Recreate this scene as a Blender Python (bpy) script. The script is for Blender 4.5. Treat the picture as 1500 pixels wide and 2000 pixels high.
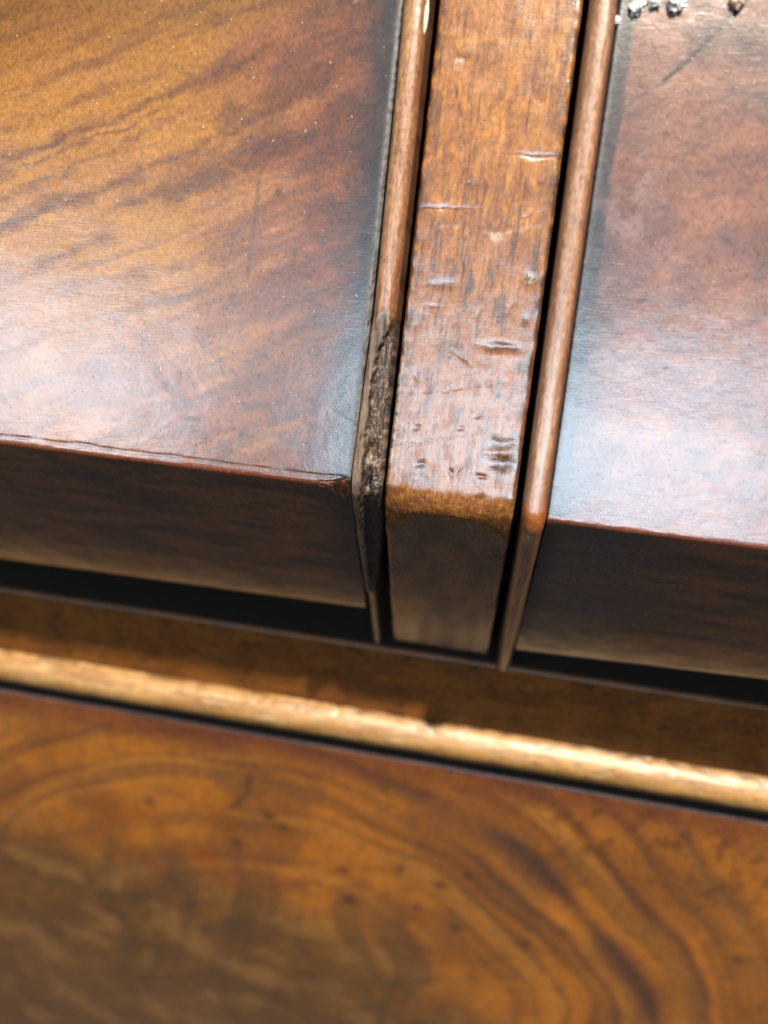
import bpy, math
import numpy as np
from mathutils import Matrix, Vector

for o in list(bpy.data.objects):
    bpy.data.objects.remove(o)
scene = bpy.context.scene
MM = 0.001

# ------------------------------------------------------------------ camera
cam = bpy.data.cameras.new('camera'); camo = bpy.data.objects.new('camera', cam)
scene.collection.objects.link(camo); scene.camera = camo
R_, U_, F_ = (0.98262, 0.18002, 0.04532), (-0.12883, 0.48555, 0.86466), (-0.13366, 0.85547, -0.50030)
camo.matrix_world = Matrix(((R_[0], U_[0], -F_[0], 6.35*MM), (R_[1], U_[1], -F_[1], -102.58*MM),
                            (R_[2], U_[2], -F_[2], 58.46*MM), (0, 0, 0, 1)))
cam.sensor_fit = 'VERTICAL'; cam.sensor_height = 36.0; cam.lens = 27.0
cam.clip_start = 0.005; cam.clip_end = 50.0
cam.dof.use_dof = True; cam.dof.focus_distance = 0.119; cam.dof.aperture_fstop = 8.4

# ------------------------------------------------------------------ light
world = bpy.data.worlds.new('World'); scene.world = world; world.use_nodes = True
bg = world.node_tree.nodes['Background']
bg.inputs[0].default_value = (0.92, 0.95, 1.0, 1); bg.inputs[1].default_value = 0.06

def lamp(name, kind, loc, target, energy, color, **kw):
    l = bpy.data.lights.new(name, kind); o = bpy.data.objects.new(name, l)
    scene.collection.objects.link(o); o.location = loc
    o.rotation_euler = (Vector(target) - Vector(loc)).to_track_quat('-Z', 'Y').to_euler()
    l.energy = energy; l.color = color
    for k, v in kw.items(): setattr(l, k, v)
    return o
# shop spotlight up on the ceiling, to the right and in front of the chest
lamp('ceiling_spot', 'SPOT', (0.30, -0.512, 1.48), (0, 0.02, -0.05), 620, (1.0, 0.89, 0.74),
     spot_size=math.radians(50), spot_blend=0.5, shadow_soft_size=0.022)
# two bright shop windows behind the photographer
lamp('shop_window', 'AREA', (-1.26, -1.80, 0.70), (0, 0, 0), 11.5, (0.74, 0.88, 1.0),
     shape='RECTANGLE', size=0.80, size_y=0.40)
lamp('shop_window', 'AREA', (0.24, -2.15, 0.78), (0, 0, 0), 29, (0.70, 0.86, 1.0),
     shape='RECTANGLE', size=1.50, size_y=0.52)
# added dimmer lamp above the windows, carries the sheen higher up the fronts
lamp('upper_sheen_lamp', 'AREA', (-0.40, -1.95, 1.06), (0, 0, 0), 9.0, (0.66, 0.84, 1.0),
     shape='RECTANGLE', size=2.7, size_y=0.50)
# added soft lamp, stands in for bounce off the unseen ceiling
lamp('ceiling_glow', 'AREA', (0.0, -1.3, 1.9), (0, 0, 0), 6.0, (0.68, 0.85, 1.0),
     shape='RECTANGLE', size=2.6, size_y=1.6)

vs = scene.view_settings
scene.display_settings.display_device = 'sRGB'
vs.view_transform = 'Standard'; vs.look = 'None'; vs.exposure = 0.0; vs.gamma = 1.0
vs.use_curve_mapping = False
scene.render.engine = 'CYCLES'

# ------------------------------------------------------------------ numeric helpers
def lin(r, g, b):
    c = np.array([r, g, b], float)/255.0
    return np.where(c <= 0.04045, c/12.92, ((c+0.055)/1.055)**2.4)

def _h(ix, iy, seed):
    n = (ix.astype(np.int64)*374761393 + iy.astype(np.int64)*668265263 + seed*1442695041) & 0xffffffff
    n = ((n ^ (n >> 13))*1274126177) & 0xffffffff
    n = ((n ^ (n >> 16))*2246822519) & 0xffffffff
    return (n ^ (n >> 15)) & 0xffffffff

def pn(x, y, seed=0):
    x, y = np.broadcast_arrays(np.asarray(x, float), np.asarray(y, float))
    ix, iy = np.floor(x), np.floor(y); fx, fy = x-ix, y-iy
    def g(a, b):
        t = _h(ix+a, iy+b, seed)/4294967296.0*2*math.pi
        return np.cos(t)*(fx-a)+np.sin(t)*(fy-b)
    u = fx*fx*fx*(fx*(fx*6-15)+10); v = fy*fy*fy*(fy*(fy*6-15)+10)
    a = g(0, 0)*(1-u)+g(1, 0)*u; b = g(0, 1)*(1-u)+g(1, 1)*u
    return (a*(1-v)+b*v)*1.5

def fbm(x, y, seed=0, o=4, gain=0.5):
    s = 0; a = 1.0; t = 0
    for k in range(o):
        s = s + a*pn(np.asarray(x)*2**k+k*17.3, np.asarray(y)*2**k+k*9.1, seed+k*31); t += a; a *= gain
    return s/t*1.5

def sm(a, b, x):
    t = np.clip((x-a)/(b-a), 0, 1); return t*t*(3-2*t)

def mix(a, b, m):
    a = np.asarray(a); b = np.asarray(b)
    return a+(b-a)*np.clip(np.asarray(m), 0, 1)[..., None]

def seg(x, y, pts):
    """distance to a polyline and the fraction travelled along it"""
    best = np.full(np.shape(x), 1e9); par = np.zeros(np.shape(x)); n = len(pts)-1
    for k in range(n):
        ax, ay = pts[k]; bx, by = pts[k+1]; dx, dy = bx-ax, by-ay
        t = np.clip(((x-ax)*dx+(y-ay)*dy)/(dx*dx+dy*dy), 0, 1)
        d = np.hypot(x-ax-t*dx, y-ay-t*dy); m = d < best
        best = np.where(m, d, best); par = np.where(m, (k+t)/n, par)
    return best, par

def steps(*parts):
    """steps((start, stop, pitch), ...) -> joined 1-D sample positions"""
    out = []
    for a, b, d in parts:
        n = max(1, int(round(abs(b-a)/d))); out.append(np.linspace(a, b, n, endpoint=False))
    out.append([parts[-1][1]])
    return np.concatenate(out)

# ------------------------------------------------------------------ materials
def wood_material(name, grain=(1.0, 1.0, 1.0), rough=0.36, bump=0.12, fleck=0.35, coat=0.0, spec=0.5,
                  scratch=0.10, peel=0.06, tone=0.33):
    m = bpy.data.materials.new(name); m.use_nodes = True
    nt = m.node_tree; N = nt.nodes; L = nt.links
    b = N['Principled BSDF']
    at = N.new('ShaderNodeAttribute'); at.attribute_name = 'pigment'
    ro = N.new('ShaderNodeAttribute'); ro.attribute_name = 'dull'
    tc = N.new('ShaderNodeTexCoord')
    def mapping(sc):
        mp = N.new('ShaderNodeMapping'); mp.inputs['Scale'].default_value = [1000*k for k in sc]
        L.new(tc.outputs['Object'], mp.inputs['Vector']); return mp
    def noise(mp, scale, detail=3, rg=0.55):
        n = N.new('ShaderNodeTexNoise'); n.inputs['Scale'].default_value = scale
        n.inputs['Detail'].default_value = detail; n.inputs['Roughness'].default_value = rg
        L.new(mp.outputs[0], n.inputs['Vector']); return n
    def math_(op, a, c, clamp=False):
        n = N.new('ShaderNodeMath'); n.operation = op; n.use_clamp = clamp
        for k, v in enumerate((a, c)):
            if isinstance(v, (int, float)): n.inputs[k].default_value = v
            else: L.new(v, n.inputs[k])
        return n.outputs[0]
    def rng(v, a, c, d, e):
        n = N.new('ShaderNodeMapRange'); n.inputs[1].default_value = a; n.inputs[2].default_value = c
        n.inputs[3].default_value = d; n.inputs[4].default_value = e; L.new(v, n.inputs[0]); return n.outputs[0]
    pores = noise(mapping(grain), 2.2, 4)
    mott = noise(mapping((1, 1, 1)), 1.3, 5, 0.65)
    k1 = rng(pores.outputs[0], 0.35, 0.62, 1-fleck, 1+fleck*0.45)
    k2 = rng(mott.outputs[0], 0.3, 0.7, 0.70, 1.26)
    kk = math_('MULTIPLY', math_('MULTIPLY', k1, k2), tone)   # pigments below are noted as they look under the spotlight
    mul = N.new('ShaderNodeVectorMath'); mul.operation = 'SCALE'
    L.new(at.outputs['Color'], mul.inputs[0]); L.new(kk, mul.inputs['Scale'])
    L.new(mul.outputs[0], b.inputs['Base Color'])
    # gloss: old polish, worn and dusty in places
    r2 = math_('MULTIPLY', rng(mott.outputs[0], 0.3, 0.7, 0.82, 1.2), rough)
    r3 = math_('ADD', r2, math_('MULTIPLY', ro.outputs['Fac'], 0.5), True)
    L.new(r3, b.inputs['Roughness'])
    b.inputs['Specular IOR Level'].default_value = spec
    if coat:
        L.new(math_('MULTIPLY', math_('SUBTRACT', 1.0, math_('MULTIPLY', ro.outputs['Fac'], 1.8), True), coat), b.inputs['Coat Weight']); L.new(math_('ADD', math_('MULTIPLY', ro.outputs['Fac'], 0.4), 0.195, True), b.inputs['Coat Roughness']); b.inputs['Coat IOR'].default_value = 1.8
    # relief: pores, wiping scratches running along X, orange peel in the polish
    scr = noise(mapping((0.35, 3.5, 3.5)), 1.6, 3)
    pl = noise(mapping((1, 1, 1)), 2.6, 4, 0.7)
    h = math_('ADD', math_('MULTIPLY', pores.outputs[0], bump),
              math_('ADD', math_('MULTIPLY', scr.outputs[0], scratch), math_('MULTIPLY', pl.outputs[0], peel)))
    bp = N.new('ShaderNodeBump'); bp.inputs['Strength'].default_value = 1.0; bp.inputs['Distance'].default_value = 0.00035
    L.new(h, bp.inputs['Height']); L.new(bp.outputs[0], b.inputs['Normal'])
    if coat: L.new(bp.outputs[0], b.inputs['Coat Normal'])
    return m

def plain_material(name, col, rough=0.7, noise_amt=0.3, scale=1500):
    m = bpy.data.materials.new(name); m.use_nodes = True
    nt = m.node_tree; b = nt.nodes['Principled BSDF']
    n = nt.nodes.new('ShaderNodeTexNoise'); n.inputs['Scale'].default_value = scale; n.inputs['Detail'].default_value = 4
    tc = nt.nodes.new('ShaderNodeTexCoord'); nt.links.new(tc.outputs['Object'], n.inputs['Vector'])
    cr = nt.nodes.new('ShaderNodeValToRGB')
    cr.color_ramp.elements[0].position = 0.3; cr.color_ramp.elements[1].position = 0.7
    c = np.array(col)
    cr.color_ramp.elements[0].color = (*(c*(1-noise_amt)), 1); cr.color_ramp.elements[1].color = (*np.clip(c*(1+noise_amt), 0, 1), 1)
    nt.links.new(n.outputs[0], cr.inputs[0]); nt.links.new(cr.outputs[0], b.inputs['Base Color'])
    b.inputs['Roughness'].default_value = rough; b.inputs['Specular IOR Level'].default_value = 0.2
    bp = nt.nodes.new('ShaderNodeBump'); bp.inputs['Distance'].default_value = 0.0003; bp.inputs['Strength'].default_value = 0.6
    nt.links.new(n.outputs[0], bp.inputs['Height']); nt.links.new(bp.outputs[0], b.inputs['Normal'])
    return m

A24 = math.radians(24)
M_VENEER = wood_material('mahogany_veneer', grain=(1.4, 1.0, 1.0), rough=0.29, fleck=0.20, bump=0.03, scratch=0.04, peel=0.035, coat=1.0, spec=0.12, tone=0.42)
M_POST = wood_material('mahogany_post', grain=(3.2, 0.35, 0.35), rough=0.29, fleck=0.28, bump=0.06, scratch=0.03, coat=0.8, spec=0.12, tone=0.36)
M_BEAD = wood_material('mahogany_bead', grain=(3.0, 0.30, 0.30), rough=0.32, fleck=0.22, bump=0.08, scratch=0.02, coat=0.5)
M_RAIL = wood_material('mahogany_rail', grain=(0.25, 2.2, 2.2), rough=0.42, fleck=0.12, bump=0.05, spec=0.35, tone=0.27)
M_LOWER = wood_material('flame_veneer', grain=(0.9, 0.9, 0.6), rough=0.30, fleck=0.16, bump=0.03, coat=0.2, tone=0.40, scratch=0.03)
M_DARK = plain_material('shaded_carcass_wood', lin(26, 20, 17), 0.9, 0.35, 400)  # near black: deep shade of the drawer gaps put into the carcass colour

# ------------------------------------------------------------------ mesh helpers
def link(name, mesh, mat, parent=None):
    o = bpy.data.objects.new(name, mesh); scene.collection.objects.link(o)
    mesh.materials.append(mat)
    if parent: o.parent = parent
    return o

def thing(name, label, cat, group=None):
    o = bpy.data.objects.new(name, None); scene.collection.objects.link(o)
    o['label'] = label; o['category'] = cat; o.empty_display_size = 0.02
    if group: o['group'] = group
    return o

def grid(name, P, C, mat, parent=None, dull=None, flip=False):
    """P (n,m,3) in mm, C (n,m,3) linear pigment"""
    n, m = P.shape[:2]
    i = np.arange(n-1)[:, None]*m+np.arange(m-1)[None, :]
    q = np.stack([i, i+1, i+m+1, i+m], -1).reshape(-1, 4)
    if flip: q = q[:, ::-1]
    me = bpy.data.meshes.new(name)
    me.vertices.add(n*m); me.vertices.foreach_set('co', (P.reshape(-1, 3)*MM).astype(np.float32).ravel())
    me.loops.add(q.size); me.loops.foreach_set('vertex_index', q.ravel().astype(np.int32))
    me.polygons.add(len(q)); me.polygons.foreach_set('loop_start', np.arange(0, q.size, 4, dtype=np.int32))
    me.polygons.foreach_set('loop_total', np.full(len(q), 4, np.int32))
    me.polygons.foreach_set('use_smooth', np.ones(len(q), bool))
    a = me.color_attributes.new('pigment', 'FLOAT_COLOR', 'POINT')
    c = np.ones((n*m, 4), np.float32); c[:, :3] = np.clip(np.broadcast_to(C, P.shape).reshape(-1, 3), 0.001, 1)
    a.data.foreach_set('color', c.ravel())
    d = me.attributes.new('dull', 'FLOAT', 'POINT')
    dv = np.zeros(n*m, np.float32) if dull is None else np.broadcast_to(dull, (n, m)).reshape(-1).astype(np.float32)
    d.data.foreach_set('value', dv)
    me.update(calc_edges=True); me.validate()
    return link(name, me, mat, parent)

# profile of the overhanging frieze: face 1 slopes out as it comes down to an arris, face 2 is cut back under it
U1 = np.array([0, 0.38334, 0.92361]); N1 = np.array([0, -0.92361, 0.38334])
U2 = np.array([0, 0.43846, -0.89875]); N2 = np.array([0, -0.89875, -0.43846])

def frieze_front(name, xs, S, T, s0, t0, base, disp, pig, mat, parent, dullf, tail=((.9, .45), (1.7, 1.0), (2.4, 1.7), (3.0, 2.6), (3.4, 3.8), (3.6, 5.5), (3.6, 14.0)), round_end=0.0, tend=None):
    """one board front: rows run from the top (large s) over the arris to the bottom (large t) and into the depth"""
    X = xs[None, :]; s0 = np.broadcast_to(s0, xs.shape)[None, :]; t0 = np.broadcast_to(t0, xs.shape)[None, :]
    rows = []; sv = []; tv = []; zone = []
    for s in S[::-1]:
        ss = s0+s; rows.append((ss[..., None]*U1, N1*np.ones((1, len(xs), 1)))); sv.append(ss); tv.append(-np.ones_like(ss)); zone.append(0*ss)
    nb = 26
    for k in range(1, nb):
        f = k/nb
        p = ((1-f)**2*s0)[..., None]*U1+(f*f*t0)[..., None]*U2
        nn = N1*(1-f)+N2*f; nn = nn/np.linalg.norm(nn)
        rows.append((p, nn*np.ones((1, len(xs), 1)))); sv.append((1-f)**2*s0); tv.append(f*f*t0); zone.append(0*s0+1+f*0.001)
    te = np.broadcast_to(T[-1] if tend is None else tend, xs.shape)[None, :]
    for t in T:
        tt = t0+(te-t0)*(t/T[-1]); rows.append((tt[..., None]*U2, N2*np.ones((1, len(xs), 1)))); sv.append(-np.ones_like(tt)); tv.append(tt); zone.append(0*tt+2)
    for (dz, dy) in tail:
        p = te[..., None]*U2+np.array([0, dy, -dz])
        rows.append((p, np.array([0, -0.2, -1.0])*np.ones((1, len(xs), 1)))); sv.append(-np.ones((1, len(xs)))); tv.append(te+dy); zone.append(np.full((1, len(xs)), 3.0))
    P = np.concatenate([r[0]*np.ones((1, len(xs), 1)) for r in rows]); NN = np.concatenate([r[1] for r in rows])
    s = np.concatenate(sv); t = np.concatenate(tv); z = np.concatenate(zone); x = np.broadcast_to(X, s.shape)
    P = P+np.array([0, base[0], base[1]])
    P[..., 0] = x
    h = disp(x, s, t, z)
    if round_end:
        d = np.minimum(x-xs[0], xs[-1]-x); h = h-round_end*(1-np.sqrt(np.clip(1-(1-np.clip(d/round_end, 0, 1))**2, 0, 1)))
    P = P+NN*h[..., None]
    C = pig(x, s, t, z); D = dullf(x, s, t, z)
    # close the board: side walls and top run back into the carcass
    back = np.array([0, 16.0, 0])
    P = np.concatenate([P[:, :1]+back, P, P[:, -1:]+back], 1)
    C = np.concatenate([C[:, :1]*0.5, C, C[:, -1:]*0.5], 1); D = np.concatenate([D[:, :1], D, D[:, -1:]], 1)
    P = np.concatenate([P[:1]+back, P]); C = np.concatenate([C[:1], C]); D = np.concatenate([D[:1], D])
    return grid(name, P, C, mat, parent, D, flip=True)

def cock_bead(name, mat, parent, base, st, xl, xr, proud, power, pig, dullf, jit, foot=-7.0, nx=20, shift=None):
    """bead strip swept over face 1, round the arris and down face 2; st is signed: + = up face 1, - = down face 2"""
    rc = 1.3
    P = []; 
    sgn = st[:, None]
    f = np.clip((rc-st)/(2*rc), 0, 1); f = f*f*(3-2*f)
    nrm = N1[None]*(1-f[:, None])+N2[None]*f[:, None]; nrm /= np.linalg.norm(nrm, axis=1)[:, None]
    pos = np.where(sgn > 0, np.maximum(sgn, 0)*U1, np.maximum(-sgn, 0)*U2)
    cut = np.clip(1-np.abs(st)/rc, 0, 1)**2*0.35
    uu = np.sin(np.linspace(-math.pi/2, math.pi/2, nx))*.6+np.linspace(-1, 1, nx)*.4
    a = power[:, None]
    hh = np.clip(1-np.abs(uu)[None, :]**a, 0, 1)**(1.0/a); xx = np.broadcast_to(uu[None, :], hh.shape)
    hh = np.concatenate([np.full((len(st), 1), -1.0), hh, np.full((len(st), 1), -1.0)], 1)
    xx = np.concatenate([np.full((len(st), 1), -1.0), xx, np.full((len(st), 1), 1.0)], 1)
    X = (xl+xr)[:, None]/2+(xr-xl)[:, None]/2*xx
    S = np.broadcast_to(sgn, X.shape)
    H = np.where(hh < 0, foot, hh*proud[:, None]-cut[:, None])
    H = np.where(hh < 0, H, H+jit(X, S, hh))
    Pm = pos[:, None, :]+nrm[:, None, :]*H[..., None]+np.array([0, base[0], base[1]])
    Pm[..., 0] = X
    u = xx
    return grid(name, Pm, pig(X, S, hh, u), mat, parent, dullf(X, S, hh, u), flip=True)

def box(name, lo, hi, mat, parent, bev=0.4):
    import bmesh
    bm = bmesh.new(); bmesh.ops.create_cube(bm, size=1)
    for v in bm.verts:
        v.co = Vector([(lo[k]+hi[k])/2+(hi[k]-lo[k])*v.co[k] for k in range(3)])*MM
    bmesh.ops.bevel(bm, geom=bm.edges[:], offset=bev*MM, segments=2, affect='EDGES')
    me = bpy.data.meshes.new(name); bm.to_mesh(me); bm.free()
    return link(name, me, mat, parent)

# ------------------------------------------------------------------ the chest itself (does not move when a drawer is pulled)
chest = thing('chest_of_drawers', 'brown mahogany chest frame with centre post and moulded rail between the drawers', 'chest')
chest.location = (0, 0, 0)
XL, XR = -260.0, 240.0
box('carcass_back', (XL-6, 62, -330), (XR+6, 72, 168), M_DARK, chest)
box('carcass_top', (XL-6, 58, 150), (XR+6, 61.5, 168), M_DARK, chest)
box('carcass_side', (XL-18, 30, -330), (XL-6.5, 61.5, 149), M_DARK, chest)
box('carcass_side', (XR+6.5, 30, -330), (XR+18, 61.5, 149), M_DARK, chest)

# --- divider post between the two frieze drawers
xs = np.linspace(-9.9, 10.2, 118)
S = steps((0, 80, 0.22), (80, 155, 1.5)); T = steps((0, 49.6, 0.5))
e = (xs-0.15)/10.05
s0p = 2.6+0.9*np.abs(e)**3+0.5*pn(xs/4.0, xs*0+3.3, 4)
t0p = 1.6+np.where(e < 0, 6.5, 5.5)*np.abs(e)**3.0+0.4*pn(xs/2.5, xs*0, 8)
# dents and gouges: x, s, half length, half width, depth, turn (deg)
DENTS = [(6.4, 52.6, 3.1, .42, .30, 0), (4.4, 52.7, .8, .40, .18, 0), (8.6, 52.6, .7, .40, .15, 0), (-6.3, 44.5, 3.3, .40, .20, 2), (-4.9, 33.6, 2.2, .75, .18, 3),
         (5.1, 25.4, 2.7, .62, .42, 2), (3.2, 25.3, .7, .5, .22, 0), (7.0, 25.5, .8, .6, .2, 0), (-.4, 23.2, 1.5, .22, .22, -32), (6.9, 11.2, 2.2, .9, .34, 5), (7.3, 8.3, 2.0, 1.2, .55, 8),
         (-4.8, 6.8, .75, .55, .30, 0), (-.1, 5.9, .30, .75, .32, 0), (1.25, 6.0, .30, .85, .32, 0), (4.6, 5.9, .95, .42, .32, 0),
         (-5.5, 65.2, 1.0, .5, .22, -10), (7.9, 35.4, .9, 1.2, .3, 30), (-5.4, 30.4, .9, .3, .18, 0), (-7.0, 19.8, .5, .9, .2, 0),
         (-2.5, 48.0, .5, .5, .18, 0), (7.6, 48.9, .6, .6, .15, 0), (-8.2, 39.5, .7, 1.0, .15, 20), (8.3, 29.5, .6, .9, .2, 10), (-7.8, 27.5, .5, 1.3, .15, 0),
         (3.0, 15.0, .6, .3, .16, 20), (-6.2, 12.2, .5, .4, .2, 0), (.6, 12.9, .5, .35, .18, 0), (-1.8, 36.8, .35, 1.2, .12, 0), (1.4, 33.0, .3, 1.8, .14, 0), (1.0, 29.8, .25, 1.2, .12, 0),
         (-3.6, 26.5, .25, 1.4, .12, 0), (5.8, 31.6, .3, 1.0, .14, 0), (6.4, 60.0, .4, .5, .12, 0), (-1.0, 57.5, .3, .8, .1, 0), (3.1, 46.2, .3, .9, .1, 0)]
CRACKS = [([(-6.6, 61.9), (-4.6, 56.4), (-3.6, 51.5), (-4.0, 45.8)], .14, .14), ([(-10.1, 16.8), (-3.1, 18.0), (4.4, 19.9)], .13, .14), ([(5.4, 18.5), (6.7, 16.3), (8.2, 13.8)], .12, .14),
          ([(-9.6, 8.9), (-3.0, 10.5), (3.0, 12.5)], .13, .10), ([(-6.8, 41.9), (-3.0, 41.6), (2.3, 41.0), (5.2, 41.8), (8.7, 43.1)], .22, .05), ([(-9.5, 44.3), (-3, 44.7), (.5, 44.4)], .15, .14), ([(5.6, 44.0), (8.6, 45.0)], .16, .12)]

def dents(x, s, items):
    d = np.zeros(np.shape(x))
    for (cx, cs, a, b, dep, ang) in items:
        c, q = math.cos(math.radians(ang)), math.sin(math.radians(ang))
        wx = x+.25*pn(x/1.6, s/1.6, 77); ws = s+.25*pn(x/1.6, s/1.6, 78)
        u = ((wx-cx)*c+(ws-cs)*q)/a; v = (-(wx-cx)*q+(ws-cs)*c)/b
        d = np.maximum(d, .40*dep*np.exp(-(u*u)**1.15-(v*v)))
    return d

def post_disp(x, s, t, z):
    h = 0.05*fbm(x/7, s/11+t/11, 3)+0.012*fbm(x/.8, s/6, 12)+.025*fbm(x/3.5, s/3.5, 14, 3)*(z < .5)*sm(55, 30, s)
    on1 = z < 1.5
    h = h-np.where(on1, dents(x, s, DENTS), 0)
    for pts, w, dep in CRACKS:
        d, _ = seg(x, s+.25*pn(x/1.5, s/1.5, 5), pts); h = h-np.where(z < .5, .35*dep*np.exp(-(d/w)**2)*sm(-.5, .2, pn(x/1.3, s/1.3, 61)), 0)
    h = h-np.where((z >= .5) & (z < 1.5), .03*np.abs(fbm(x/.9, (s-t)/.9, 23)), 0)
    # nibbled long edges
    d = np.minimum(x+9.9, 10.2-x); h = h-np.where(z < 2.5, .35*np.exp(-d/.35)*(1+1.2*pn(s/2.2, t/2.2, 41)), 0)
    return h

def post_pig(x, s, t, z):
    f = fbm(x/.55, s/8.5, 51, 4); g = fbm(x/3.2, s/14, 52, 4); b = fbm(x/4, s/5, 53, 4)
    c = mix(lin(176, 114, 52), lin(150, 94, 46), sm(-.3, .4, b))
    c = mix(c, lin(146, 94, 54), sm(60, 15, s)*.75)
    c = mix(c, lin(192, 128, 48), sm(.1, .5, fbm(x/2.0, s/6, 54))*sm(20, 55, s)*.8)
    c = mix(c, lin(96, 58, 38), sm(.12, .55, f)*(.55+.3*sm(-.2, .4, g)))
    # old dirt worked into the edges and into the middle of the post
    dk = sm(.05, .55, .7*fbm(x/1.8, s/5.5, 56)+.5*fbm(x/.45, s/6, 57))*sm(56, 34, s)
    c = mix(c, lin(58, 48, 46), dk*.75)
    ed = np.minimum(x+9.9, 10.2-x)
    c = mix(c, lin(60, 46, 42), np.exp(-(ed/1.5)**2)*sm(-.35, .3, fbm(x/1.2, s/3, 58))*.8*sm(3, 8, s))
    d = dents(x, s, DENTS)
    c = mix(c, lin(50, 44, 46), np.clip(d*5.0, 0, .55)*(z < 1.5))
    for pts, w, dep in CRACKS:
        q, _ = seg(x, s+.25*pn(x/1.5, s/1.5, 5), pts)
        if dep > .06: c = mix(c, lin(62, 38, 26), np.exp(-(q/(w*1.1))**2)*.5*(z < .5)*sm(-.5, .2, pn(x/1.1, s/1.1, 61)))
        else: c = mix(c, lin(206, 168, 140), np.exp(-(q/(w*1.5))**2)*.6*(z < .5)*sm(-.1, .4, pn(x/1.6, s/1.2, 62)))
    sp = np.exp(-(((x-2.35)/1.0)**2+((s-41)/.75)**2)**1.5)*sm(-.5, .2, pn(x/.35, s/.35, 63)); c = mix(c, lin(215, 195, 180), sp*.8)
    sp = np.exp(-(((x-7.9)/.9)**2+((s-35.5)/.8)**2)**1.5)*sm(-.3, .3, pn(x/.4, s/.4, 64)); c = mix(c, lin(205, 190, 150), sp*.8)
    # pale scuffs
    sc = sm(.25, .5, fbm(x/2.5, s/.7, 65)+.1)*sm(48, 30, s)*sm(-2, -7, x); c = mix(c, lin(150, 138, 135), sc*.4)
    # left arris rubbed pale
    la = np.exp(-((x+9.5)/.35)**2)*sm(27, 23, s)*sm(5, 8, s)*sm(-.4, .2, pn(x, s/.8, 66)); c = mix(c, lin(200, 180, 165), la*.7)
    # bare, worn wood round the bottom arris
    sp = .55*fbm(x/.5, (s-t)/.5, 67, 4)+.6*fbm(x/2.6, (s-t)/1.6, 72, 3)+.12*sm(1.5, 0, s)
    raw = mix(lin(150, 96, 46), lin(112, 68, 32), sm(-.25, .35, sp))
    raw = mix(raw, lin(196, 146, 74), sm(.3, .6, fbm(x/.6, (s-t)/.6, 68))*.5)
    edge = sm(3.6, 2.2, s+.8*fbm(x/3.0, s/3.0, 69)-.35*np.abs((x+1)/5)**2*(x < 0))*(z < 1.9)
    c = mix(c, raw, edge*.92)
    under = mix(lin(124, 88, 64), lin(98, 72, 58), sm(-.3, .4, fbm(x/5, t/9, 70)))
    under = mix(under, lin(160, 112, 66), sm(-1, -4, x+.16*(t-36)+1.5*pn(x/4, t/4, 3))*sm(25, 34, t)*.8)
    under = mix(under, lin(26, 22, 20), (np.exp(-(((x-7.5)/.35)**2+((t-11.4)/.5)**2))+np.exp(-(((x-8.8)/.35)**2+((t-11.1)/.5)**2)))*.9)
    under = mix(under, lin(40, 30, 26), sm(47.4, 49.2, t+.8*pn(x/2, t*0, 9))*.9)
    return np.where((z > 1.9)[..., None], under, c)

def post_dull(x, s, t, z):
    e = sm(3.6, 2.2, s+.8*fbm(x/3.0, s/3.0, 69))*(z < 1.9)*.7
    return e+.14*sm(.1, .5, fbm(x/2, s/3, 71))-np.clip(dents(x, s, DENTS)*2.4, 0, .25)*(z < 1.5)

frieze_front('divider_post', xs, S, T, s0p, t0p, (0, 0), post_disp, post_pig, M_POST, chest, post_dull, tail=((.4, .6), (.6, 8.0)), round_end=.5)

# --- rail under the frieze drawers and its half-round bead
def board(name, xs, zs, y, pig, mat, parent, dullf=None, disp=None, thick=14.0, arris=.7):
    X, Z = np.meshgrid(xs, zs); Y = np.full(X.shape, float(y))
    if disp is not None: Y = Y-disp(X, Z)
    d = np.minimum(Z-zs.min(), zs.max()-Z); q = np.clip(d/arris, 0, 1); Y = Y+arris*(1-np.sqrt(np.clip(1-(1-q)**2, 0, 1)))
    P = np.stack([X, Y, Z], -1); C = pig(X, Z); D = np.zeros(X.shape) if dullf is None else dullf(X, Z)
    lip = P[-1:].copy(); lip[..., 1] += .5; top = P[-1:].copy(); top[..., 1] += thick; bot = P[:1].copy(); bot[..., 1] += thick
    P = np.concatenate([bot, P, lip, top]); K = C[-1:]*0+lin(52, 38, 28); C = np.concatenate([C[:1]*0+lin(30, 22, 18), C, K, K]); D = np.concatenate([D[:1], D, D[-1:]*0+1, D[-1:]*0+1])  # top and underside painted dark, shade of the gap put into the colour
    l = P[:, :1].copy(); l[..., 1] += thick; r = P[:, -1:].copy(); r[..., 1] += thick
    P = np.concatenate([l, P, r], 1); C = np.concatenate([C[:, :1], C, C[:, -1:]], 1); D = np.concatenate([D[:, :1], D, D[:, -1:]], 1)
    return grid(name, P, C, mat, parent, D)

def rail_pig(x, z):
    g = fbm(x/16, z/1.5, 81, 4); b = fbm(x/12, z/7, 82, 4)
    c = mix(lin(166, 100, 34), lin(142, 82, 30), sm(-.3, .4, b))
    c = mix(c, lin(112, 66, 28), sm(.1, .6, g)*.4)
    c = mix(c, lin(46, 32, 24), sm(.38, .55, fbm(x/5, z/2.4, 83))*.55)
    c = mix(c, lin(120, 100, 84), np.exp(-((z+47.7)/.5)**2)*sm(-.3, .3, fbm(x/4, z, 84))*.6)
    return c
xr_ = steps((XL, -120, 3), (-120, 85, .7), (85, XR, 3))
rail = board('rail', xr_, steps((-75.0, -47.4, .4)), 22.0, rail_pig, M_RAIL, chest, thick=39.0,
      disp=lambda x, z: .06*fbm(x/14, z/8, 85))

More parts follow.
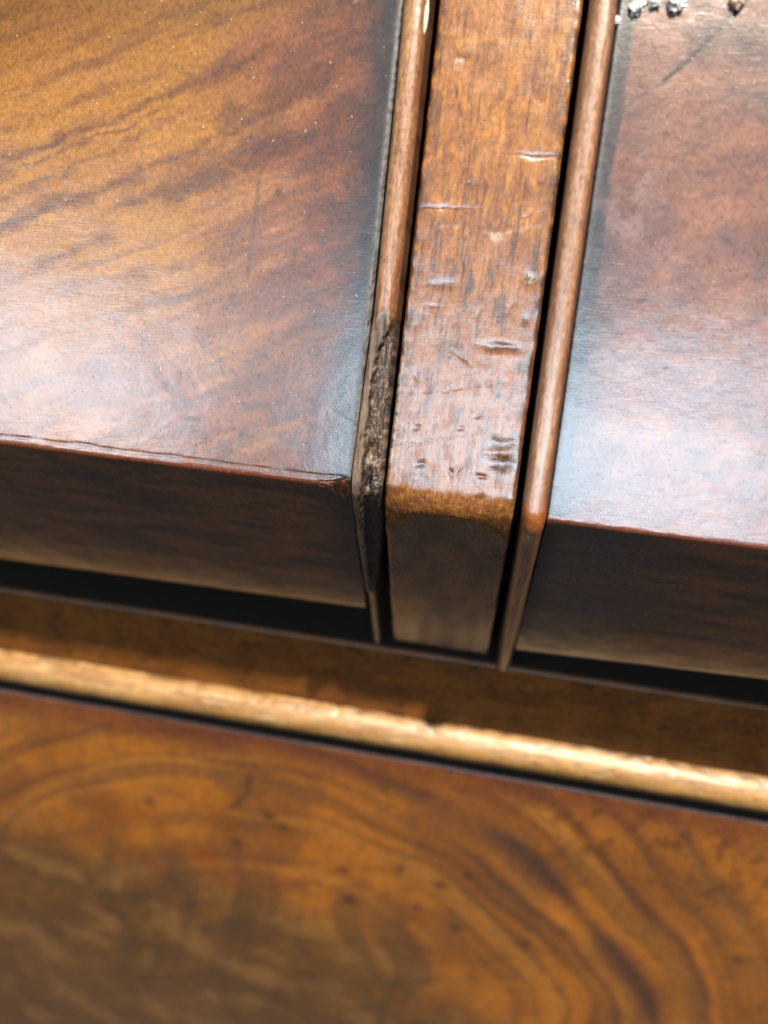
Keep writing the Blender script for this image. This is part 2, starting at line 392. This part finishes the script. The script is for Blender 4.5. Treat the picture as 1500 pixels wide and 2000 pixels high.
def rail_bead():
    th = np.linspace(math.radians(8), math.radians(176), 40)
    xs = xr_; X, TH = np.meshgrid(xs, th)
    wob = .16*fbm(X/15, TH*.5, 91)+.05*fbm(X/3, TH*1.5, 92)-.22*sm(.3, .6, fbm(X/2.2, TH*2, 98))*sm(1.0, .5, TH)
    Y = 22.3-(5.1+wob)*np.sin(TH); Z = -69.6+(4.3+wob)*np.cos(TH)
    g = fbm(X/9, TH*5.5, 93, 4)
    c = mix(lin(192, 144, 80), lin(172, 124, 66), sm(-.3, .4, fbm(X/20, TH*2, 94)))
    c = mix(c, lin(150, 102, 56), sm(.1, .6, g)*.6)
    c = mix(c, lin(72, 44, 24), sm(.25, .55, fbm(X/4.5, TH*9, 95, 3)-.25*np.abs(TH-.7)+.08)*.55)
    c = mix(c, lin(226, 200, 152), sm(.2, .6, fbm(X/14, TH*7, 96))*.5)
    c = mix(c, lin(60, 38, 22), np.exp(-((TH-.2)/.12)**2)*sm(-.2, .4, fbm(X/6, TH, 97))*.7)
    return grid('bead_moulding', np.stack([X, Y, Z], -1), c, M_RAIL_BEAD, rail)
M_RAIL_BEAD = wood_material('golden_bead', grain=(0.22, 2.4, 2.4), rough=0.46, fleck=0.10, bump=0.02, scratch=0.015, peel=0.03, spec=0.4)
rail_bead()

# ------------------------------------------------------------------ frieze drawers
# left drawer: flame figure running up to the right, black polish gathered along the bead, chipped corner, broken bead
left = thing('frieze_drawer', 'overhanging drawer with amber flame veneer and a broken dark bead on its right edge', 'drawer', 'frieze drawers')
xs = steps((XL, -96, 4), (-96, -15.1, .27))
S = steps((0, 79, .25), (79, 152, 1.5)); T = steps((0, 42.5, .6))
chip = sm(-19.2, -15.6, xs+.5*pn(xs/.8, xs*0, 5))
s0l = .55+.15*pn(xs/6, xs*0, 3)+.9*chip
t0l = .55+.10*pn(xs/3, xs*0, 6)+13.0*chip**1.6
SPOTS = [(-26.8, 50.7, 1.0, .9), (-57.4, 13.3, .8, .55), (-55.3, 21.7, .9, .6), (-30.8, 43.1, .5, .8), (-41.3, 7.4, 1.5, .6), (-46, 12.5, 1.4, .9), (-36.3, 27.4, .5, .6), (-27.5, 34.3, .5, .8), (-33.2, 6.1, .5, .5),
         (-44, 14.8, .8, .6), (-30.5, 18.8, 1.0, .8), (-39, 4.6, .5, .4), (-27, 6.5, .6, .6), (-24.6, 29, .5, .7), (-22.4, 42, .7, .6)]
STREAKS = [([(-100, 33), (-76.9, 44), (-56, 52.6), (-42, 58.8), (-30, 65)], 1.0, .9), ([(-95, 27), (-76.4, 34.2), (-57, 42), (-38, 51.5), (-20, 62)], 1.1, .9), ([(-90, 36), (-70, 45), (-55, 51), (-48, 54.6)], .7, .8),
           ([(-60, 37.5), (-50, 41.2), (-40, 44.5), (-31, 49.6), (-20, 54.5)], 1.8, .95), ([(-41, 52), (-32, 57.4), (-22, 62.6)], 1.5, .8), ([(-90, 22), (-74, 28), (-63, 31.8), (-55, 36)], 1.3, .7), ([(-52, 24), (-40, 27.5), (-28, 31.5), (-19, 36)], 1.0, .55),
           ([(-48, 9), (-40, 11.2), (-31, 13.8), (-23, 17.5)], 1.4, .7), ([(-60, 62), (-47, 68), (-35, 74)], 1.6, .5), ([(-84, 55), (-66, 62), (-54, 68.5)], 1.0, .4), ([(-96, 30), (-74, 39.5), (-58, 47), (-44, 55.5)], .8, .75), ([(-80, 47.5), (-66, 53), (-52, 59.8)], .6, .6), ([(-46, 46), (-36, 50.5), (-27, 55)], .7, .6), ([(-70, 24), (-58, 28), (-44, 31), (-33, 36.5)], 1.5, .6), ([(-44, 20), (-34, 23.5), (-24, 28)], .8, .55), ([(-38, 33), (-30, 36.6), (-22, 41)], 1.0, .6)]

def left_disp(x, s, t, z):
    h = .05*fbm(x/12, s/12+t/12, 102)+.006*fbm(x/1.1, s/1.1, 103)
    for (cx, cs, a, b) in SPOTS: h = h-np.where(z < .5, .015*np.exp(-((x-cx)/(a*.6))**2-((s-cs)/(b*.6))**2), 0)
    q, _ = seg(x, s, [(-19.3, 11.4), (-15.2, 9.6)]); h = h-np.where(z < .5, .04*np.exp(-(q/.16)**2), 0)
    h = h-np.where((z > .5) & (z < 1.9) & (x > -20), .3*np.abs(fbm(x/.7, s/.5+t/1.2, 104)), 0)
    # veneer edge line just above the arris
    h = h-np.where(z < .5, .10*np.exp(-((s-1.35-.25*pn(x/7, x*0, 8))/.12)**2)*sm(-.3, .3, pn(x/5, s*0, 9)+.3), 0)
    return h

def veneer_under(x, t, seed):
    u = mix(lin(122, 76, 46), lin(92, 60, 44), sm(-.3, .4, fbm(x/22, t/4.5, seed, 4)))
    u = mix(u, lin(66, 48, 40), sm(.1, .5, fbm(x/14, t/2.4, seed+1, 4))*.6)
    return u

def left_pig(x, s, t, z):
    wp = 1.6*fbm(x/20, s/20, 110)
    u = x*math.cos(A24)+s*math.sin(A24); v = -x*math.sin(A24)+s*math.cos(A24)+wp
    b1 = fbm(u/24, v/9, 111, 3); g = fbm(u/34, v/2.8, 112, 3); g2 = fbm(u/12, v/.7, 113, 3)
    amber = sm(-24, -52, x)*sm(8, 34, s)
    c = mix(lin(124, 76, 50), lin(164, 112, 40), np.clip(amber+.45*b1, 0, 1))
    c = mix(c, lin(164, 112, 60), sm(.05, .5, fbm(u/22, v/5, 114))*.6)
    c = mix(c, lin(108, 58, 38), sm(-34, -20, x+3*b1)*.75)
    c = mix(c, lin(98, 58, 36), sm(.05, .6, g)*.5)
    c = mix(c, lin(150, 92, 42), sm(.1, .5, g2)*.25)
    for pts, w, a in STREAKS:
        q, f = seg(x+.6*pn(x/3, s/3, 115), s+.8*pn(x/6, s/2, 116)+.25*pn(x/1.2, s/.8, 117), pts)
        ww = w*(.5+.8*sm(-.4, .4, pn(x/7, s/7, 118)))
        c = mix(c, lin(84, 48, 30), np.exp(-(q/ww)**2)*a*.75*sm(-.9, .1, fbm(x/5, s/3, 119))*np.clip(np.minimum(f, 1-f)*6+.15, 0, 1))
    # purple-brown mottling over the lower right half
    mt = sm(-.05, .5, fbm(u/9, v/4, 120, 5)+.2*sm(-40, -18, x)-.1)*sm(-62, -34, x)
    c = mix(c, lin(82, 54, 46), mt*.5)
    mt2 = sm(.18, .42, fbm(x/2.6, s/1.7, 121, 4))*sm(40, 12, s)*sm(-75, -50, x); c = mix(c, lin(70, 56, 54), mt2*.4)
    # dark top left corner
    c = mix(c, lin(92, 60, 30), sm(58, 72, s+.25*(-50-x)+3*b1)*.55)
    for (cx, cs, a, b) in SPOTS:
        c = mix(c, lin(40, 40, 44), np.exp(-(((x-cx)/a)**2+((s-cs)/b)**2)*(1+.9*pn(x/.5, s/.5, 122)))*.6)
    ln, _ = seg(x, s, [(-33.9, 44.5), (-34.4, 30)]); c = mix(c, lin(70, 56, 54), np.exp(-(ln/.35)**2)*.5)
    # polish and dirt gathered along the bead
    d = -15.1-x
    st = np.exp(-(np.clip(d, 0, None)/(4.9+1.8*fbm(x/5, s/9, 123)+sm(45, 5, s)*1.2))**2.2)
    c = mix(c, lin(38, 37, 40), np.clip(st*(1+.35*fbm(x/1.6, s/3.5, 124)), 0, .96))
    c = mix(c, lin(72, 44, 38), np.exp(-((d-7)/3.2)**2)*.5*sm(-.3, .3, fbm(x/4, s/4, 125)))
    du = np.exp(-(np.clip(d, 0, None)/.45)**2)*sm(-.9, .4, fbm(x/.3, s/.9, 126)); c = mix(c, lin(150, 150, 146), du*.6)
    q, _ = seg(x, s, [(-19.3, 11.4), (-15.2, 9.6)]); c = mix(c, lin(40, 28, 24), np.exp(-(q/.2)**2)*.8*sm(-.4, .2, pn(x/.8, s, 127)))
    q, _ = seg(x, s, [(-22, 70), (-18.6, 72.2), (-17, 74)]); c = mix(c, lin(190, 180, 160), np.exp(-(q/.25)**2)*.7*sm(-.2, .3, pn(x/.5, s/.5, 128)))
    # red arris with a grey line of old polish above it
    c = mix(c, lin(60, 50, 48), np.exp(-((s-1.35-.25*pn(x/7, x*0, 8))/.3)**2)*(z < .5)*sm(-.4, .2, pn(x/4, s, 129))*.8)
    c = mix(c, lin(118, 64, 42), sm(1.1, .7, s)*(z < 1.9)*.7)
    chipc = mix(lin(120, 70, 40), lin(60, 40, 30), sm(-.2, .3, fbm(x/.7, s/.5+t/.8, 130)))
    c = mix(c, chipc, sm(-19.4, -17.5, x)*(z > .5)*(z < 1.9)*sm(4.5, 2.5, t))
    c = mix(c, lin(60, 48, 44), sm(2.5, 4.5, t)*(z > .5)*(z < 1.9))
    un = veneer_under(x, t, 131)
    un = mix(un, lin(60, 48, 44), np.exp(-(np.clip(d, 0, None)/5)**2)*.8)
    un = mix(un, lin(28, 20, 16), (z > 2.5)*1.0)  # bottom roll painted near black so it runs into the shaded gap
    return np.where((z > 1.9)[..., None], un, c)

def left_dull(x, s, t, z):
    return np.where(z > 1.9, -.28, .55*np.exp(-(np.clip(-15.1-x, 0, None)/.5)**2)*(z < .5)+.025*sm(-.2, .6, fbm(x/5, s/5, 135)))

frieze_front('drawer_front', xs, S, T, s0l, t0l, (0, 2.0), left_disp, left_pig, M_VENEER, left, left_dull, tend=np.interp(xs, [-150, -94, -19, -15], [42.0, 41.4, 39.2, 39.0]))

st = np.concatenate([steps((152, 80, 1.5), (80, 3, .22))[:-1], steps((3, -3, .12))[:-1], steps((-3, -53.0, .3))])
lx_l = np.interp(-st, [-152, -72, -52, -25, -10, -3.7, 1, 14, 30, 33, 53], [-15.0, -14.8, -14.5, -14.3, -14.8, -15.05, -14.8, -14.65, -14.15, -14.0, -14.1])
lx_r = np.interp(-st, [-152, -72, -52, -25, -10, -3.7, 1, 14, 28, 30.5, 53], [-11.2, -11.15, -10.9, -10.85, -10.95, -10.7, -10.55, -10.9, -12.0, -12.35, -12.2])
proud = np.interp(-st, [-152, -26.5, -24, -12, -4, 1, 12, 27, 30, 33, 53], [1.9, 1.9, 1.25, .95, .8, .85, .95, 1.3, 1.7, 1.5, 1.4])
powr = np.interp(-st, [-152, -26.5, -23, 28, 31, 53], [2.2, 2.2, 5.0, 5.0, 2.2, 2.2])
def broken(S): return sm(27.5, 23.5, S)*sm(-31, -29, S)
def lb_jit(X, S, hh):
    b = broken(S+1.2*pn(X/1.0, S*0, 7))
    u = (X+12.8)/2.0
    uth = np.interp(S, [-31, -26, 16, 21, 27.5], [1.1, -.15, -.30, -.05, 1.2])+.22*fbm(S/2.5, X*0, 154, 3)
    gone = sm(uth-.10, uth+.10, u+.10*fbm(X/.4, S/.8, 155))
    j = b*(gone*(-.75+.22*fbm(X/.45, S/2.6, 141, 4)+.16*fbm(X/.3, S/.4, 142, 3))+(1-gone)*(.35+.05*fbm(X/.3, S/2, 156)))
    # worm hole and torn pocket near the arris
    j = j-.9*np.exp(-(((X+12.4)/.75)**2+((S-6.2)/1.4)**2)**1.5)*b
    j = j-1.0*np.exp(-(((X+12.5)/.55)**2+((S-1.0)/1.8)**2)**1.2)*b
    j = j+.25*np.exp(-(((X+12.4)/.9)**2+((S-3.9)/.5)**2))*b
    return np.where(hh > .3, j, j*.2)+.02*fbm(X/.8, S/3, 143)
def lb_pig(X, S, hh, u):
    c = mix(lin(196, 146, 106), lin(168, 114, 80), sm(-.3, .4, fbm(X/.5, S/9, 144)))
    c = mix(c, lin(206, 160, 104), np.exp(-((u+.55)/.35)**2)*.6*sm(-.3, .2, fbm(X/.6, S/14, 145)))
    c = mix(c, lin(90, 56, 38), sm(.25, .5, fbm(X/.22, S/2.2, 146))*.7)
    c = mix(c, lin(116, 66, 44), sm(.3, .9, u)*.6)
    b = np.clip(broken(S+3.2*fbm(X/.5, S/4, 147)), 0, 1); ring = np.exp(-((S+1.2*pn(X/.7, S/3, 148)-26.2)/1.5)**2)
    c = mix(c, lin(150, 96, 36), ring*.8); c = mix(c, lin(40, 26, 14), ring*sm(.0, .35, fbm(X/.3, S/1.2, 149))*.8)
    bc = mix(lin(112, 84, 64), lin(40, 29, 24), sm(-.35, .25, fbm(X/.4, S/1.6, 150, 4)))
    bc = mix(bc, lin(146, 118, 94), sm(-.30, -.55, u)*.75*sm(-.6, .2, fbm(X/.5, S/5, 151)))  # intact left strip painted lighter, as lit
    bc = mix(bc, lin(150, 120, 76), sm(.1, .4, fbm(X/.4, S/.5, 152))*np.exp(-((S-6.5)/3.4)**2)*.8)
    bc = mix(bc, lin(34, 23, 20), sm(0, -5, S)*sm(-.5, -.1, u)*.7)
    bc = mix(bc, lin(10, 8, 8), np.exp(-(((X+12.5)/.6)**2+((S-1.2)/1.7)**2)**1.2)*.95)  # torn pocket painted black for the shade inside it
    c = mix(c, bc, b)
    return mix(c, lin(120, 96, 76), sm(-31, -33, S)*.7)
cock_bead('cock_bead', M_BEAD, left, (0, 2.0), st, lx_l, lx_r, proud, powr, lb_pig,
          lambda X, S, hh, u: broken(S)*.55, lb_jit, nx=46)

# white glue squeezed out on the bead
def blob_mesh(name, rx, ry, rz, seed, mat, parent, loc, rot=None, sub=3, amp=.28):
    import bmesh
    bm = bmesh.new(); bmesh.ops.create_icosphere(bm, subdivisions=sub, radius=1)
    for v in bm.verts:
        p = np.array(v.co); n = 1+amp*float(fbm(np.array([p[0]*1.9+p[2]*1.1+seed]), np.array([p[1]*1.9-p[2]*1.5+seed*2]), seed, 4, .65)[0])
        v.co = Vector((p[0]*rx*n, p[1]*ry*n, p[2]*rz*n))*MM
    for f in bm.faces: f.smooth = True
    me = bpy.data.meshes.new(name); bm.to_mesh(me); bm.free()
    o = link(name, me, mat, parent); o.location = Vector(loc)*MM
    if rot is not None: o.rotation_euler = rot
    return o
def on1(x, s, h, base=(0, 0)):
    p = s*U1+h*N1; return (x, p[1]+base[0], p[2]+base[1])
TILT = (math.atan2(-U1[1], U1[2]), 0, 0)
M_GLUE = plain_material('dried_glue', lin(170, 162, 138), 0.5, .2, 900)
for (x, s, rx, rs) in ((-11.35, 67.6, .38, 2.2), (-11.45, 71.6, .42, 2.4), (-11.5, 75.5, .4, 2.6)):
    blob_mesh('glue_residue', rx, .35, rs, 7+int(s), M_GLUE, left, on1(x, s, .95, (0, 2.0)), TILT)

# right drawer: red-brown, cracked, with grey lumps stuck near the top
right = thing('frieze_drawer', 'overhanging drawer with red-brown veneer, a diagonal crack and an intact bead', 'drawer', 'frieze drawers')
xs = steps((15.0, 62, .27), (62, XR, 4))
s0r = .5+.12*pn(xs/6, xs*0, 13); t0r = .5+.08*pn(xs/3, xs*0, 16)
CR = [(36.5, 78.3), (34.0, 75.7), (30.7, 71.7), (26.3, 66.1), (22.2, 61.7)]; CR2 = [(22.2, 61.7), (19.5, 59.7), (15.0, 56.2)]
def right_disp(x, s, t, z):
    h = .05*fbm(x/12, s/12+t/12, 202)+.006*fbm(x/1.1, s/1.1, 203)
    q, f = seg(x+.12*pn(x/.6, s/.6, 4), s, CR); h = h-np.where(z < .5, .012*np.exp(-(q/.4)**2)*(1-f), 0)
    for (cx, cs, a, b) in SPR: h = h-np.where(z < .5, .015*np.exp(-((x-cx)/(a*.6))**2-((s-cs)/(b*.6))**2), 0)
    return h
SPR = [(33.8, 41.9, .7, .5), (36.5, 9.5, .7, .5), (34.5, 12.5, .8, .5), (24, 33, .5, .4), (28.5, 24, .5, .4), (40, 20, .6, .4)]
def right_pig(x, s, t, z):
    a = math.radians(28); u = x*math.cos(a)+s*math.sin(a); v = -x*math.sin(a)+s*math.cos(a)+1.2*fbm(x/14, s/14, 210)
    b1 = fbm(x/9, s/9, 211, 4); g = fbm(u/7, v/2.2, 212, 4)
    c = mix(lin(126, 82, 66), lin(108, 70, 60), sm(-.3, .4, b1))
    c = mix(c, lin(146, 100, 74), sm(.0, .5, fbm(u/9, v/5, 213))*.5*sm(16, 24, x))
    c = mix(c, lin(98, 66, 58), sm(.05, .55, g)*.35)
    c = mix(c, lin(88, 60, 54), sm(.12, .5, fbm(x/3.4, s/2.6, 214, 5))*.4)
    for (cx, cs, wx, ws) in ((32.5, 67, 4, 2), (35.5, 60.5, 4, 1.4), (26.5, 67.5, 1.2, 3), (37, 57.5, 3, 1)):
        c = mix(c, lin(62, 42, 40), np.exp(-((x-cx)/wx)**2-((s-cs+.3*(x-cx))/ws)**2)*.75)
    d = x-15.0
    strip = sm(2.7, 1.9, d+.5*fbm(x/2, s/4, 215)+.25*np.abs(fbm(x/1, s/1.4, 216))); c = mix(c, lin(44, 46, 48), strip*.9)
    wide = np.exp(-(np.clip(d, 0, None)/(6.2+2.5*fbm(x/6, s/8, 217)))**2)*sm(52, 36, s+3*b1); c = mix(c, lin(44, 43, 47), wide*.85)
    hz = sm(.0, .35, fbm(x/5, s/4, 218))*np.exp(-((x-20)/4.5)**2-((s-47)/8)**2); c = mix(c, lin(150, 122, 124), hz*.45)
    for (cx, cs, aa, bb) in SPR: c = mix(c, lin(54, 50, 56), np.exp(-((x-cx)/aa)**2-((s-cs)/bb)**2)*.75)
    q, f = seg(x+.12*pn(x/.6, s/.6, 4), s, CR); c = mix(c, lin(6, 5, 6), np.exp(-(q/(.52-.2*f))**4)*.98)
    q, f = seg(x, s+.1*pn(x/.6, s, 5), CR2); c = mix(c, lin(40, 26, 24), np.exp(-(q/.14)**2)*.8*sm(-.35, .1, pn(x/2.0, s/2, 221)+.1))
    du = np.exp(-(np.clip(d-.3, 0, None)/.5)**2)*sm(-.5, .5, fbm(x/.3, s/.9, 219)); c = mix(c, lin(120, 122, 122), du*.3)
    c = mix(c, lin(124, 66, 44), sm(1.0, .6, s)*(z < 1.9)*.7)
    un = veneer_under(x, t, 231); un = mix(un, lin(78, 66, 62), sm(42, 24, x+3*fbm(x/6, t/6, 232))*.7)
    un = mix(un, lin(36, 32, 32), np.exp(-(np.clip(d, 0, None)/2.2)**2)*.8)
    un = mix(un, lin(24, 20, 18), np.exp(-(((x-20.3)/.9)**2+((t-32.4)/.6)**2))*.8*sm(-.2, .2, pn(x/.5, t/.5, 3)))
    un = mix(un, lin(28, 20, 16), (z > 2.5)*1.0)  # bottom roll darkened too, gap shade in the colour
    return np.where((z > 1.9)[..., None], un, c)
def right_dull(x, s, t, z):
    return np.where(z > 1.9, -.28, .025*sm(-.2, .6, fbm(x/5, s/5, 235))+.2*np.exp(-(np.clip(x-15, 0, None)/.5)**2)*(z < .5))
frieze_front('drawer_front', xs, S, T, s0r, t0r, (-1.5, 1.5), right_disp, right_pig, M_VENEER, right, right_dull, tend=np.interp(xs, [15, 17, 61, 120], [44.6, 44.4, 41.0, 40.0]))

stn = len(st)
rb_l = np.interp(-st, [-152, -72, -40, -1.5, 2, 50], [11.0, 11.0, 11.05, 11.15, 11.3, 11.9])
rb_r = np.interp(-st, [-152, -72, -40, -2, 2, 50], [14.75, 14.75, 14.8, 14.9, 14.75, 14.8])
def rb_jit(X, S, hh): return .03*fbm(X/.9, S/5, 243)-.25*np.exp(-((S-70.5)/.8)**2-((X-14.5)/.5)**2)
def rb_pig(X, S, hh, u):
    c = mix(lin(192, 148, 114), lin(168, 122, 92), sm(-.3, .4, fbm(X/.6, S/8, 244)))
    c = mix(c, lin(108, 70, 50), sm(.22, .5, fbm(X/.25, S/2.0, 246))*.55)
    c = mix(c, lin(116, 58, 38), sm(.45, .85, u)*.85); c = mix(c, lin(40, 30, 26), sm(.88, 1.0, u)*.8)
    c = mix(c, lin(116, 80, 58), sm(-.55, -.9, u)*.6)
    c = mix(c, lin(178, 96, 30), np.exp(-((S-.2+.6*pn(X/.8, S, 247))/1.7)**2)*.9)
    c = mix(c, lin(150, 104, 76), sm(-3, -5, S)*.8); c = mix(c, lin(66, 48, 44), sm(-3, -5, S)*sm(.15, .4, fbm(X/.3, S/8, 248))*.6)
    return c
cock_bead('cock_bead', M_BEAD, right, (-1.5, 1.5), st, rb_l, rb_r, np.interp(-st, [-152, 0, 50], [2.0, 2.1, 1.9]), np.full(stn, 2.3), rb_pig,
          lambda X, S, hh, u: 0*X, rb_jit, nx=24)

# grey lumps of old putty stuck on the right drawer
M_PUTTY = plain_material('grey_putty', lin(176, 174, 172), 1.0, .45, 1300); M_PALE = plain_material('pale_putty', lin(130, 114, 100), 0.6, .25, 700)
for (x, s, r, sd, lab, mt) in ((17.3, 72.4, .85, 3, 'grey putty lump on red-brown veneer closest to the bead', M_PUTTY),
                               (19.4, 73.4, .85, 5, 'grey putty lump in the middle of three small grey lumps', M_PUTTY),
                               (22.4, 73.0, 1.05, 9, 'grey putty lump farthest from the bead of three grey lumps', M_PUTTY),
                               (30.1, 73.6, .95, 12, 'pale beige putty lump beside the black diagonal crack', M_PALE),
                               (14.75, 70.6, .5, 15, 'tiny brown-grey crumb stuck against the right bead', M_PUTTY)):
    o = blob_mesh('putty_lump', r, r*.75, r, sd, mt, None, on1(x, s-1.5, .1, (-1.5, 1.5)), TILT, sub=4, amp=.85)
    o['label'] = lab; o['category'] = 'putty lump'; o['group'] = 'putty lumps on the right drawer'

# ------------------------------------------------------------------ long drawer below the rail
lower = thing('long_drawer', 'long flat drawer of swirling amber flame veneer below the golden bead', 'drawer')
xs = steps((XL, -165, 4), (-165, 100, .62), (100, XR, 4)); zs = steps((-320, -255, 4), (-255, -76.9, .62))
LSP = [(-18.5, -120.3, 1.6), (-4, -116, 1.4), (6.6, -118.9, 2.0), (-38, -105, 1.8), (-34, -108, 1.4), (-16.5, -132, 2.2), (79.7, -125, 1.5), (12, -135, 1.6), (13, -113, 1.3), (30, -136, 1.6), (-70, -108, 1.6), (-47, -118, 2.0), (1, -130, 1.3)]
def low_pig(x, z):
    wx = 3*fbm(x/45, z/45, 301, 2); r = np.hypot(x+40, (z+190)*1.0)+wx; th = np.arctan2(z+190, x+40)
    ar = th*80
    g = fbm(ar/90, r/5.5, 302, 2)*sm(50, 92, r)+fbm((x+.6*z)/24, (z-.5*x)/6, 330, 3)*sm(96, 55, r); g2 = fbm(ar/40+x/30, r/9, 303, 3); b = fbm(x/30, z/30, 304, 4)
    c = mix(lin(186, 114, 40), lin(154, 94, 42), sm(-.3, .35, b))
    c = mix(c, lin(194, 130, 58), sm(.05, .5, g2)*.5)
    c = mix(c, lin(112, 72, 42), sm(-.05, .6, g)*.55)
    c = mix(c, lin(122, 82, 52), sm(.08, .5, fbm(x/4, z/5, 329, 4))*.35)
    arc = sm(-.3, .3, th)*sm(1.75, 1.1, th)
    for rr, w, a in ((110.5, 7.0, .92), (100, 3.0, .75), (94, 2.2, .65), (88, 1.8, .5), (126, 2.6, .55), (134, 1.8, .4), (142, 3.0, .45)):
        ww = w*(.75+.4*pn(ar/20, r*0+rr, 305)); dd = (r-rr-1.0*pn(ar/30, r/20, 306)-.5*pn(ar/6, r/4, 331))
        e = np.where(dd > 0, np.exp(-(dd/(ww*.6))**2), np.exp(-(dd/ww)**2))
        c = mix(c, lin(84, 60, 48), e*a*arc*sm(-.8, .1, pn(ar/24, r/8, 307)))
    # red-brown mottling towards the rail
    c = mix(c, lin(112, 60, 42), sm(-90, -79, z+2.5*fbm(x/9, z/5, 308))*.7)
    c = mix(c, lin(92, 54, 36), sm(.12, .45, fbm(x/5, z/7, 309, 4))*sm(10, 40, x)*sm(-118, -96, z)*.5)
    c = mix(c, lin(150, 78, 26), sm(.1, .5, fbm(x/14, z/10, 310))*np.exp(-((x+60)/30)**2-((z+120)/18)**2)*.7)
    # darker, olive-grey heart with lighter bars, lower left
    wz = z+.22*x+6*fbm(x/26, z/26, 311)
    heart = sm(-138, -168, wz)*sm(28, -14, x+.2*(z+150))
    c = mix(c, lin(84, 66, 44), heart*.72)
    bars = sm(.05, .5, fbm((x-.2*z)/22, (z+.3*x)/15, 312, 3))*heart; c = mix(c, lin(164, 118, 66), bars*.55)
    vb = sm(.0, .5, fbm(x/9+.9*pn(z/36, x/40, 313), z/60, 314, 2))*sm(-108, -140, z)*sm(25, 0, x)*sm(-110, -70, x)
    c = mix(c, lin(88, 66, 46), vb*.55)
    lo = sm(-150, -220, z)*.3; c = mix(c, lin(118, 90, 64), lo)
    for (cx, cz, w) in LSP:
        c = mix(c, lin(66, 46, 38), np.exp(-(((x-cx)/w)**2+((z-cz)/(w*1.2))**2)*(1+.8*pn(x/1.5, z/1.5, 315)))*.75)
    q, _ = seg(x+pn(x/3, z/3, 316), z, [(-42, -91), (-43, -98), (-47, -104)]); c = mix(c, lin(84, 60, 40), np.exp(-(q/.9)**2)*.7)
    return c
board('drawer_front', xs, zs, 19.7, low_pig, M_LOWER, lower, disp=lambda x, z: .10*fbm(x/30, z/30, 320)+.01*fbm(x/3, z/3, 321), thick=16, arris=.3,
      dullf=lambda x, z: .12*sm(.0, .5, fbm(x/18, z/18, 322)))

# ------------------------------------------------------------------ dust and lint lying on the polish: nobody could count it
def lint():
    rng = np.random.default_rng(5); V = []; Fc = []
    def strand(pts, w):
        n0 = len(V)
        for k, p in enumerate(pts):
            p = np.array(p); a = w*(1-.6*abs(2*k/(len(pts)-1)-1))
            for q in range(3):
                an = q*2*math.pi/3; V.append((p+np.array([math.cos(an)*a, -math.sin(an)*a*.9, math.sin(an)*a]))*MM)
        for k in range(len(pts)-1):
            for q in range(3):
                i, j = n0+k*3+q, n0+k*3+(q+1) % 3; Fc.append((i, j, j+3, i+3))
    for k in range(620):
        side = rng.random()
        if side < .48: x = -80+rng.random()*64.5; base = (0, 2.0); lo = 2.2
        elif side < .82: x = 15.4+rng.random()*36; base = (-1.5, 1.5); lo = 2.0
        else: x = -9+rng.random()*18; base = (0, 0); lo = 4.5
        s = lo+rng.random()**1.1*74; ln = .10+.55*rng.random()**3; an = rng.normal(0, .9); cu = rng.normal(0, 1.6)
        pts = []
        for q in range(5):
            f = q/4-.5; aa = an+cu*f
            pts.append(on1(x+math.cos(aa)*f*ln, s+math.sin(aa)*f*ln, .045, base))
        strand(pts, .03+.03*rng.random())
    me = bpy.data.meshes.new('lint'); me.from_pydata([tuple(v) for v in V], [], Fc); me.update()
    o = link('lint', me, plain_material('lint', lin(170, 166, 158), .9, .1), None)
    o['label'] = 'fine pale dust and lint scattered over the polished wood'; o['category'] = 'dust'; o['kind'] = 'stuff'
lint()
